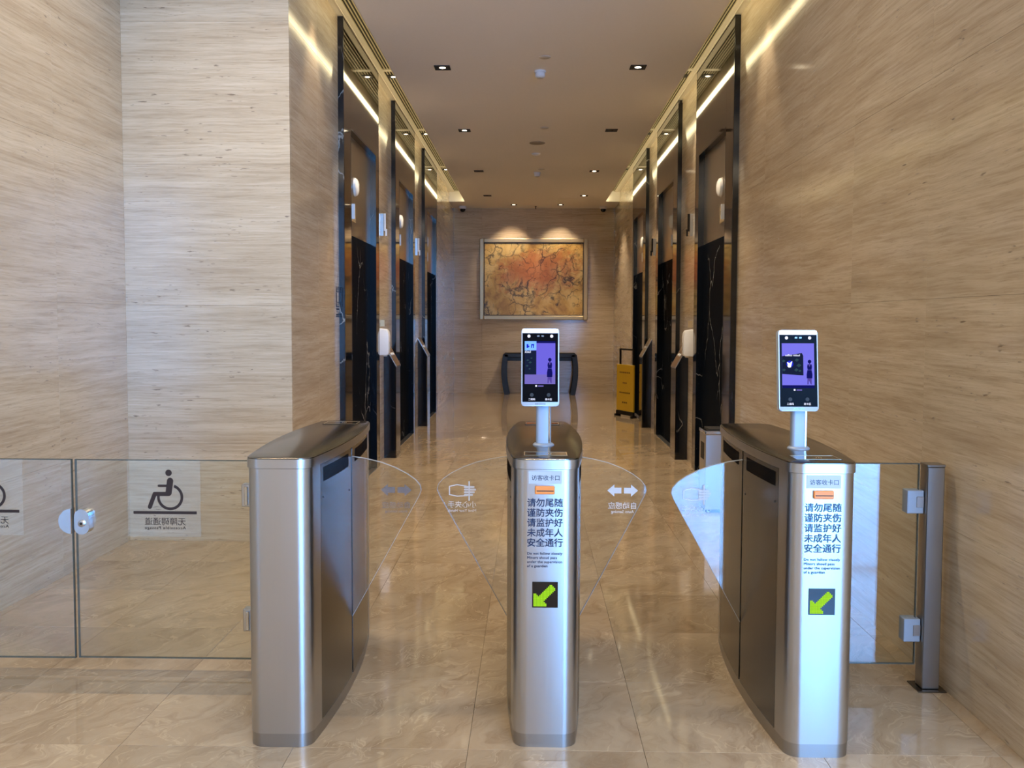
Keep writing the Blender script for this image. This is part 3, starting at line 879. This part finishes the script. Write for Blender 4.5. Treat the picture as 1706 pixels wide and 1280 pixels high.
def stroke(bm, pts, w, y, cap=6):
    """poly-line of constant width with round ends, flat in XZ"""
    for (x0, z0), (x1, z1) in zip(pts[:-1], pts[1:]):
        d = Vector((x1-x0, z1-z0)); d.normalize(); n = Vector((-d.y, d.x))*w/2
        bm.faces.new([bm.verts.new((x, y, z)) for x, z in ((x0+n.x, z0+n.y), (x1+n.x, z1+n.y), (x1-n.x, z1-n.y), (x0-n.x, z0-n.y))])
    for k, (x, z) in enumerate(pts):
        yy = y-0.00002*(k+1)
        bm.faces.new([bm.verts.new((x+w/2*math.cos(2*math.pi*i/16), yy, z+w/2*math.sin(2*math.pi*i/16))) for i in range(16)])

def add_flap(t, sd, icon, dark=False, reach=0.256):
    """one clear flap with its etched sign; sd=+1 reaches to the right"""
    x0 = half(FLAP_Y)
    bm = bmesh.new()
    prism_y(bm, [(sd*(x0+x), z) for x, z in flap_shape(reach)], FLAP_Y-0.006, FLAP_Y+0.006)
    f = finish('flap', bm, M['acrylic'], t)
    bm = bmesh.new()
    sh = flap_shape(reach)[:10]
    for (xa, za), (xb, zb) in zip(sh[:-1], sh[1:]):
        d = Vector((xb-xa, zb-za)); d.normalize(); n = Vector((-d.y, d.x))*0.0014
        vs = [(xa, za), (xb, zb), (xb+n.x, zb+n.y), (xa+n.x, za+n.y)]
        vs = [(sd*(x0+x), z) for x, z in vs]
        prism_y(bm, vs, FLAP_Y-0.007, FLAP_Y+0.007)
    finish('edge_trim', bm, M['edge'], f)
    mt = M['etch_dark'] if dark else M['etch']
    ye = FLAP_Y-0.0075
    cx = sd*(x0+0.165*reach/0.256)
    bm = bmesh.new()
    if icon == 'arrows':
        flat_poly(bm, arrow_pts(cx-0.033, 0.793, 0.056, 0.048, -1), ye); flat_poly(bm, arrow_pts(cx+0.033, 0.793, 0.056, 0.048, 1), ye)
        finish('arrow_mark', bm, mt, f)
        text('lettering', '自动感应', 0.029, mt, f, (cx, ye, 0.722), 0.0, True)
        text('lettering', 'Auto Sensing', 0.017, mt, f, (cx, ye, 0.703), 0.0, True)
    else:
        s_ = 1
        hx = cx
        # pointing hand beside a bar
        stroke(bm, [(hx-0.05, 0.805), (hx-0.02, 0.812), (hx+0.02, 0.806)], 0.004, ye)
        stroke(bm, [(hx-0.05, 0.805), (hx-0.05, 0.772), (hx-0.02, 0.766), (hx+0.02, 0.768)], 0.004, ye)
        for q, ln in enumerate((0.046, 0.052, 0.047, 0.04)):
            stroke(bm, [(hx+0.012, 0.803-0.0105*q), (hx+ln, 0.803-0.0105*q)], 0.008, ye)
        bmesh.ops.translate(bm, verts=bm.verts, vec=(0, 0, 0))
        bbox(bm, hx+0.026, hx+0.031, ye-0.0005, ye, 0.748, 0.826)
        finish('hand_mark', bm, mt, f)
        text('lettering', '小心夹手', 0.029, mt, f, (cx, ye, 0.722), 0.0, True)
        text('lettering', 'Mind Your Hands', 0.016, mt, f, (cx, ye, 0.703), 0.0, True)
    return f

def flap_gate(label, x, y, rz, flaps, front_sign, readers):
    t = thing('flap_gate', label, 'turnstile gate', (x, y, 0), rz, 'flap gates')
    gate_prism('plinth', 0.0, 0.046, M['steel_plinth'], t, -0.003)
    gate_prism('core', 0.05, 0.93, M['dark'], t, -0.035, 0.02, GL-0.02, 0.0, 0.0)
    gate_prism('front_column', 0.047, 0.962, M['steel'], t, -0.001, 0.0, 0.115, 0.05, 0.0)
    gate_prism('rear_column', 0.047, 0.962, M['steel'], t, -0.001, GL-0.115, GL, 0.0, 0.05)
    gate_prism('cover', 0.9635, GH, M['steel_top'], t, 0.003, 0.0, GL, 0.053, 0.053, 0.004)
    cb_ = bmesh.new(); pts = outline(0.0042, 0.0, GL, 0.054, 0.054); pin = outline(-0.002, 0.0, GL, 0.048, 0.048)
    n = len(pts)
    lo = [cb_.verts.new((a, b, 0.9638)) for a, b in pts]; hi = [cb_.verts.new((a, b, 0.9945)) for a, b in pts]
    li = [cb_.verts.new((a, b, 0.9638)) for a, b in pin]; hii = [cb_.verts.new((a, b, 0.9945)) for a, b in pin]
    for i in range(n):
        j = (i+1) % n
        cb_.faces.new((lo[i], lo[j], hi[j], hi[i])); cb_.faces.new((li[i], hii[i], hii[j], li[j])); cb_.faces.new((hi[i], hi[j], hii[j], hii[i])); cb_.faces.new((lo[i], li[i], li[j], lo[j]))
    finish('cover_rim', cb_, M['steel'], t, True)
    for sd in (-1, 1):
        for ya, yb in ((0.118, FLAP_Y-0.011), (FLAP_Y+0.011, GL-0.118)):
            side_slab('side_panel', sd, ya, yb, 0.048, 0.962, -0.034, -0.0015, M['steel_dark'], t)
            # sensor window below the cover
            wa, wb = (ya+0.03, yb-0.05) if ya < 0.3 else (ya+0.06, yb-0.04)
            side_slab('sensor_window', sd, wa, wb, 0.895, 0.945, -0.0014, -0.0002, M['matt_black'], t)
        side_slab('slot_trim', sd, FLAP_Y-0.0105, FLAP_Y-0.0075, 0.10, 0.955, -0.03, -0.003, M['chrome'], t, 2)
        side_slab('slot_trim', sd, FLAP_Y+0.0075, FLAP_Y+0.0105, 0.10, 0.955, -0.03, -0.003, M['chrome'], t, 2)
        for yy, zz in ((0.15, 0.84), (0.50, 0.80)):
            bm = bmesh.new(); lathe(bm, [(0.004, sd*-0.002), (0.004, sd*0.0015)], 10, (sd*half(yy, -0.0015), yy, zz), 'X'); finish('screw', bm, M['dark'], t)
    for sd, icon, dark, reach in flaps:
        add_flap(t, sd, icon, dark, reach)
    for r in readers:
        ya, yb = (0.055, 0.150) if r == 'front' else (GL-0.150, GL-0.055)
        rp = box('reader_window', -0.078, 0.078, ya, yb, GH+0.0002, GH+0.0014, M['black_gloss'], t, 0.0004)
        bm = bmesh.new()
        for (a, b, c, d) in ((-0.074, 0.074, ya+0.004, ya+0.006), (-0.074, 0.074, yb-0.006, yb-0.004), (-0.074, -0.072, ya+0.006, yb-0.006), (0.072, 0.074, ya+0.006, yb-0.006)):
            bbox(bm, a, b, c, d, GH+0.0015, GH+0.0019)
        finish('reader_border', bm, M['gold'], rp)
        bm = bmesh.new(); yc = (ya+yb)/2
        for rr in (0.012, 0.02, 0.028):
            for i in range(10):
                b0, b1 = math.radians(-40+8*i), math.radians(-40+8*(i+1))
                bm.faces.new([bm.verts.new((q*math.cos(b)-0.01, yc+q*math.sin(b), GH+0.0017)) for q, b in ((rr, b0), (rr+0.003, b0), (rr+0.003, b1), (rr, b1))])
        finish('reader_symbol', bm, M['gold'], rp)
    if front_sign:
        yf = -0.0012
        st = box('slot_sticker', -0.058, 0.054, yf, 0.0005, 0.914, 0.957, M['sticker'], t)
        text('lettering', '访客收卡口', 0.0195, M['navy'], st, (0.0, yf-0.0004, 0.927), 0.0002)
        cs = box('card_slot', -0.036, 0.030, -0.010, 0.0005, 0.879, 0.907, M['orange'], t, 0.003, 2)
        box('slit', -0.031, 0.027, -0.0108, -0.004, 0.8895, 0.8925, M['dark'], cs)
        for k, ln in enumerate(('请勿尾随', '谨防夹伤', '请监护好', '未成年人', '安全通行')):
            text('notice_line', ln, 0.0305, M['navy'], t, (-0.002, yf, 0.838-0.0342*k), 0.0008, False, 'CENTER', 1.0, 1.0, 0.121)
        for k, ln in enumerate(('Do not follow closely', 'Minors shoud pass', 'under the supervision', 'of a guardian')):
            text('notice_line', ln, 0.0125, M['navy'], t, (-0.0625, yf, 0.671-0.0143*k), 0.00035, False, 'LEFT', 1.08)
        dp = box('arrow_display', -0.044, 0.043, yf-0.0008, 0.0005, 0.489, 0.578, M['black_gloss'], t)
        bm = bmesh.new(); N = 16; cell = 0.079/N
        for i in range(N):
            for j in range(N):
                u, v = i+0.5, j+0.5       # from lower left
                d = abs(u-v)
                head = u < 9.5 and v < 9.5 and (u+v) < 10.5 and u > 0.4 and v > 0.4
                shaft = d < 3.2 and 4 < u+v < 28
                if head or shaft:
                    xa, za = -0.040+i*cell, 0.4935+j*cell
                    bbox(bm, xa+0.0003, xa+cell-0.0003, yf-0.0016, yf-0.0008, za+0.0003, za+cell-0.0003)
        finish('arrow_lamps', bm, M['led_green'], dp)
    return t

GY = 3.062
flap_gate('left brushed steel flap gate with a blank front, hinged to the glass doors', -0.854, GY-0.005, 0.0, [(1, 'arrows', True, 0.275)], False, ['rear'])
flap_gate('middle brushed steel flap gate with two clear flaps and a green arrow', 0.051, GY+0.018, 0.0, [(1, 'arrows', False, 0.262), (-1, 'hand', False, 0.278)], True, ['front', 'rear'])
flap_gate('right brushed steel flap gate with a green arrow, reflecting bright daylight', 0.970, GY-0.032, 0.0, [(-1, 'hand', False, 0.275)], True, ['front'])

# ------------------------------------------------------------------ face terminals on posts
M['scr_bg'] = emitter('screen_lavender', srgb(118, 108, 236), 0.72)
M['scr_bg2'] = emitter('screen_pale', srgb(128, 124, 246), 0.75)
M['scr_floor'] = emitter('screen_floor', srgb(128, 116, 206), 0.7)
M['scr_dark'] = emitter('screen_dark_green', srgb(24, 32, 58), 0.9)
M['scr_leaf'] = emitter('screen_leaf', srgb(44, 68, 78), 0.9)
M['scr_blue'] = emitter('screen_blue', srgb(28, 40, 190), 1.0)
M['scr_sky'] = emitter('screen_light_blue', srgb(116, 170, 255), 1.1)
M['scr_white'] = emitter('screen_white', srgb(226, 230, 255), 1.1)
M['scr_dress'] = emitter('screen_navy', srgb(18, 20, 92), 0.9)
M['scr_skin'] = emitter('screen_skin', srgb(92, 76, 170), 0.7)
M['housing'] = plain('terminal_housing', srgb(180, 190, 200), 0.4, 0.15)

def face_terminal(label, x, y, variant, wdt, h0, h1, rz):
    t = thing('face_terminal', label, 'face scanner', (x, y, GH), rz, 'face terminals')
    bm = bmesh.new(); lathe(bm, [(0.040, 0.0), (0.040, 0.004), (0.034, 0.009)], 32); finish('base_disc', bm, M['alu'], t, True)
    bm = bmesh.new(); prism_z(bm, rrect(-0.028, 0.028, -0.014, 0.022, 0.012), 0.005, h0-GH+0.05); finish('post', bm, M['alu'], t, True)
    box('post_ridge', 0.018, 0.023, -0.0165, -0.0135, 0.010, h0-GH+0.02, M['chrome'], t)
    # head
    hz = h1-h0
    bm = bmesh.new()
    prism_y(bm, rrect(-wdt/2, wdt/2, 0, hz, 0.010), -0.016, 0.010)
    bmesh.ops.bevel(bm, geom=[e for e in bm.edges if abs(e.verts[0].co.y-e.verts[1].co.y) < 1e-6], offset=0.003, segments=2, affect='EDGES', profile=0.5)
    hd = finish('head_unit', bm, M['housing'], t, True)
    hd.location = (-0.014, -0.026, h0-GH); hd.rotation_euler = (math.radians(-6), 0, 0)
    yf = -0.0165
    W2 = wdt/2
    def flat(name, x0, x1, z0, z1, mat, lift):
        return box(name, x0, x1, yf-0.0002*lift-0.0002, yf-0.0002*lift, z0, z1, mat, hd)
    flat('front_glass', -W2+0.004, W2-0.004, 0.016, hz-0.018, M['screen_glass'], 0)
    box('light_bar', -W2+0.004, W2-0.004, yf-0.0012, yf+0.004, hz-0.016, hz-0.003, M['bar'], hd, 0.001)
    for a in (-1, 1):
        bm = bmesh.new(); lathe(bm, [(0.0058, yf-0.0006), (0.0058, yf-0.0002)], 18, (a*0.042, 0, hz-0.029), 'Y'); finish('lens_ring', bm, M['scr_white'], hd)
    for a in (-0.012, 0.004):
        flat('sensor', a, a+0.009, hz-0.031, hz-0.026, M['steel_dark'], 1)
    # picture on the display
    sx0, sx1, sz0, sz1 = -W2+0.012, W2-0.014, hz*0.285, hz*0.835
    sw, sh = sx1-sx0, sz1-sz0
    P = lambda u, v: (sx0+u*sw, sz0+v*sh)
    def rect(name, u0, u1, v0, v1, mat, lift):
        (a, c), (b, d) = P(u0, v0), P(u1, v1); return flat(name, a, b, c, d, mat, lift)
    def poly(name, uv, mat, lift):
        bm = bmesh.new(); flat_poly(bm, [P(u, v) for u, v in uv], yf-0.0002*lift-0.0002); return finish(name, bm, mat, hd)
    if variant == 1:
        rect('display', 0, 1, 0, 1, M['scr_bg'], 1)
        rect('display_floor', 0, 1, 0.0, 0.22, M['scr_floor'], 2)
        rect('display_board', 0, 0.38, 0.22, 0.78, M['scr_dark'], 3)
        poly('display_banner', [(0, 0.78), (0.38, 0.79), (0.38, 1.0), (0, 1.0)], M['scr_sky'], 4)
        for u0, u1, v0, v1 in ((0.06, 0.12, 0.84, 0.93), (0.10, 0.15, 0.86, 0.89), (0.21, 0.24, 0.84, 0.93), (0.24, 0.31, 0.90, 0.93), (0.27, 0.30, 0.84, 0.92)):
            rect('display_glyph', u0, u1, v0, v1, M['scr_blue'], 5)
        rect('display_caption_bar', 0.38, 1, 0.955, 1.0, M['scr_dress'], 4)
        (a, c) = P(0.10, 0.725); text('display_lettering', 'luck', 0.014, M['scr_white'], hd, (a, yf-0.0014, c), 0.0002, True)
        for (u, v, r) in ((0.10, 0.55, 0.05), (0.18, 0.50, 0.06), (0.08, 0.42, 0.05), (0.22, 0.60, 0.04), (0.16, 0.35, 0.04)):
            poly('display_leaf', [(u-r, v), (u, v+r*0.5), (u+r, v+r*0.1), (u, v-r*0.4)], M['scr_leaf'], 5)
        pu = 0.82
    else:
        rect('display', 0, 1, 0, 1, M['scr_bg2'], 1)
        rect('display_floor', 0, 1, 0.06, 0.22, M['scr_bg2'], 2)
        rect('display_caption_bar', 0, 1, 0.0, 0.06, M['scr_dress'], 3)
        poly('display_board', [(0, 0.31), (0.66, 0.28), (0.66, 0.72), (0.62, 0.78), (0, 0.71)], M['scr_dark'], 3)
        for (u, v, r) in ((0.05, 0.60, 0.06), (0.06, 0.40, 0.06), (0.46, 0.62, 0.07), (0.52, 0.50, 0.08), (0.44, 0.40, 0.07), (0.55, 0.38, 0.05)):
            poly('display_leaf', [(u-r, v), (u, v+r*0.6), (u+r, v+r*0.1), (u, v-r*0.5)], M['scr_leaf'], 4)
        poly('display_roundel', [(0.24+0.11*math.cos(a*math.pi/10), 0.535+0.075*math.sin(a*math.pi/10)) for a in range(20)], M['scr_blue'], 5)
        poly('display_emblem', [(0.16, 0.49), (0.20, 0.455), (0.27, 0.46), (0.29, 0.51), (0.27, 0.55), (0.32, 0.60), (0.26, 0.575), (0.25, 0.545), (0.22, 0.56), (0.15, 0.58), (0.20, 0.53)], M['scr_white'], 6)
        (a, c) = P(0.33, 0.71); text('display_lettering', 'luckin coffee', 0.0105, M['scr_white'], hd, (a, yf-0.0014, c), 0.0002, True)
        pu = 0.85
    # the visitor mirrored on the display, seen from afar
    b = 0.02 if variant == 1 else 0.08
    S = 0.60 if variant == 1 else 0.56
    Q = lambda pts: [(pu+u*0.62, b+v*S) for u, v in pts]
    poly('display_legs', Q([(-0.12, 0.0), (-0.06, 0.0), (-0.04, 0.26), (0.04, 0.26), (0.05, 0.0), (0.10, 0.0), (0.10, 0.28), (-0.11, 0.28)]), M['scr_skin'], 6)
    poly('display_skirt', Q([(-0.15, 0.24), (0.13, 0.24), (0.14, 0.40), (0.10, 0.57), (-0.11, 0.57), (-0.15, 0.40)]), M['scr_dress'], 7)
    poly('display_bodice', Q([(-0.10, 0.58), (0.10, 0.58), (0.12, 0.70), (0.10, 0.80), (-0.10, 0.80), (-0.12, 0.70)]), M['scr_dress'], 7)
    poly('display_arms', Q([(-0.05, 0.76), (0.00, 0.70), (0.04, 0.76), (0.03, 0.86), (-0.02, 0.86)]), M['scr_skin'], 8)
    poly('display_hair', Q([(0.0+0.09*math.cos(a*math.pi/8), 0.91+0.075*math.sin(a*math.pi/8)) for a in range(16)]), M['scr_dress'], 9)
    # keys below the display
    for a, cap in ((-0.031, '二维码'), (0.031, '刷卡区')):
        bm = bmesh.new(); lathe(bm, [(0.007, yf-0.0006), (0.007, yf-0.0002)], 20, (a, 0, hz*0.145), 'Y'); finish('touch_key', bm, M['dark'], hd)
        text('key_caption', cap, 0.0085, M['scr_white'], hd, (a, yf-0.0008, hz*0.078), 0.0002)
    flat('prompt_icon', -0.018, -0.012, hz*0.25, hz*0.25+0.006, M['scr_white'], 1)
    flat('prompt_text', -0.008, 0.012, hz*0.252, hz*0.252+0.004, M['scr_floor'], 1)
    text('maker_mark', 'HIKVISION', 0.0075, M['steel_dark'], hd, (0, yf-0.0004, 0.006), 0.0003, False, 'CENTER', 1.1)
    return t
face_terminal('face recognition terminal with a blue screen on the middle gate', 0.047, 3.412, 1, 0.139, 1.148, 1.436, math.radians(1))
face_terminal('face recognition terminal showing a coffee sign on the right gate', 0.978, 3.360, 2, 0.143, 1.140, 1.434, math.radians(2))

# ------------------------------------------------------------------ glass doors on the left, glass gate on the right
GYL = 3.74
def pane_edges(t, w, z0, z1):
    for n_, a in (('edge', (0.0, 0.003, z0, z1)), ('edge', (w-0.003, w, z0, z1)), ('edge', (0.003, w-0.003, z0, z0+0.003)), ('edge', (0.003, w-0.003, z1-0.003, z1))):
        box(n_, a[0], a[1], -0.0064, 0.0064, a[2], a[3], M['glass_edge'], t)
def glass_leaf(name, label, x0, x1, y, z0, z1, cat='glass door'):
    t = thing(name, label, cat, (x0, y, 0), 0, 'glass leaves')
    box('pane', 0.0, x1-x0, -0.006, 0.006, z0, z1, M['glass'], t, 0.0012)
    pane_edges(t, x1-x0, z0, z1)
    return t
Zg0, Zg1 = 0.05, 0.885
door_r = glass_leaf('glass_door', 'glass door leaf with a whole wheelchair sign, hinged to the left gate', -1.887, -1.035, GYL, Zg0, Zg1)
door_l = glass_leaf('glass_door', 'glass door leaf cut by the left picture edge, with the half-moon lock plate', -2.62, -1.903, GYL+0.005, Zg0-0.005, Zg1)
def accessible_sign(parent, ox):
    """film with the wheelchair symbol, read from the other side; ox = middle in the leaf's own x"""
    y = -0.0072
    fl = box('sign_film', ox-0.156, ox+0.148, y, y+0.0006, 0.565, 0.884, M['film'], parent)
    y -= 0.0006
    K = 0.00124*2
    cx, cz = ox+0.022, 0.735          # middle of the wheel
    bm = bmesh.new()
    # wheel: three quarter ring
    ring_pts(bm, cx, cz-0.004, 0.049, 0.0115, -195, 70, y, 36)
    bm2 = bm
    # head
    bm.faces.new([bm.verts.new((cx-0.005+0.0135*math.cos(2*math.pi*i/24), y-0.0001, cz+0.097+0.0135*math.sin(2*math.pi*i/24))) for i in range(24)])
    finish('wheel_and_head', bm, M['brown'], fl)
    bm = bmesh.new()
    stroke(bm, [(cx+0.001, cz+0.064), (cx-0.006, cz+0.014)], 0.026, y-0.0002)
    stroke(bm, [(cx-0.006, cz+0.009), (cx-0.064, cz+0.009), (cx-0.085, cz-0.045)], 0.0175, y-0.0003)
    stroke(bm, [(cx-0.004, cz+0.043), (cx-0.046, cz+0.043)], 0.0105, y-0.0004)
    finish('seated_figure', bm, M['brown'], fl)
    bm = bmesh.new(); bbox(bm, ox-0.132, ox+0.132, y-0.0003, y, 0.660, 0.672); finish('ground_bar', bm, M['brown'], fl)
    text('lettering', '无障碍通道', 0.0345, M['brown'], fl, (ox, y-0.0002, 0.616), 0.0002, True)
    text('lettering', 'Accessible Passage', 0.0165, M['brown'], fl, (ox, y-0.0002, 0.597), 0.0004, True, 'CENTER', 1.1, 1.0, 0.172)
accessible_sign(door_r, -1.512+1.887)
accessible_sign(door_l, -1.512-0.745+2.62)
def half_disc(r, sd, n=18):
    return [(0.0, -r)]+[(sd*r*math.cos(a), r*math.sin(a)) for a in [(-math.pi/2)+math.pi*i/n for i in range(1, n)]]+[(0.0, r)]
# lock case on the right leaf, strike plate on the left leaf
bm = bmesh.new(); prism_y(bm, [(x+0.004, z+0.627) for x, z in rrect(-0.002, 0.058, -0.052, 0.052, 0.028)], -0.024, 0.024)
lk = finish('lock_case', bm, M['chrome'], door_r, True)
bm = bmesh.new(); lathe(bm, [(0.014, -0.024), (0.014, -0.030), (0.011, -0.032)], 24, (0.034, 0, 0.622), 'Y'); cyl = finish('key_cylinder', bm, M['satin'], lk, True)
bm = bmesh.new(); lathe(bm, [(0.006, -0.032), (0.005, -0.034)], 16, (0.034, 0, 0.622), 'Y'); finish('keyhole', bm, M['dark'], lk, True)
bm = bmesh.new(); prism_y(bm, [(0.715+x, z+0.627) for x, z in half_disc(0.052, -1)], -0.018, 0.018)
finish('strike_plate', bm, M['chrome'], door_l, True)
# hinges joining the right leaf to the left gate
for z in (0.742, 0.221):
    hg = box('hinge', 0.698, 0.885, -0.022, 0.022, z-0.047, z+0.047, M['satin'], door_r, 0.003)
    box('knuckle', 0.712, 0.726, -0.030, -0.022, z-0.04, z+0.04, M['chrome'], hg, 0.002)

# right-hand gate leaf and its post
door_x = thing('glass_gate', 'clear glass gate leaf between the right gate and the steel post', 'glass door', (1.125, 3.66, 0), 0, 'glass leaves')
box('pane', 0.0, 0.420, -0.006, 0.006, 0.09, 0.903, M['glass'], door_x, 0.0012)
pane_edges(door_x, 0.42, 0.09, 0.903)
ps = thing('gate_post', 'square brushed steel post with a base plate against the right wall', 'post', (1.592, 3.645, 0))
box('shaft', -0.034, 0.034, -0.034, 0.034, 0.006, 0.895, M['steel_plinth'], ps, 0.003)
box('cap', -0.036, 0.036, -0.036, 0.036, 0.8955, 0.905, M['steel_plinth'], ps, 0.002)
box('base_plate', -0.056, 0.056, -0.056, 0.056, 0.0, 0.0055, M['steel_dark'], ps, 0.001)
for z in (0.752, 0.235):
    hg = box('hinge', 0.366, 0.4305, -0.026, 0.026, z-0.046, z+0.046, M['alu'], door_x, 0.002)
    box('knuckle', 0.402, 0.4305, -0.0285, -0.0262, z-0.022, z+0.022, M['satin'], hg, 0.001)
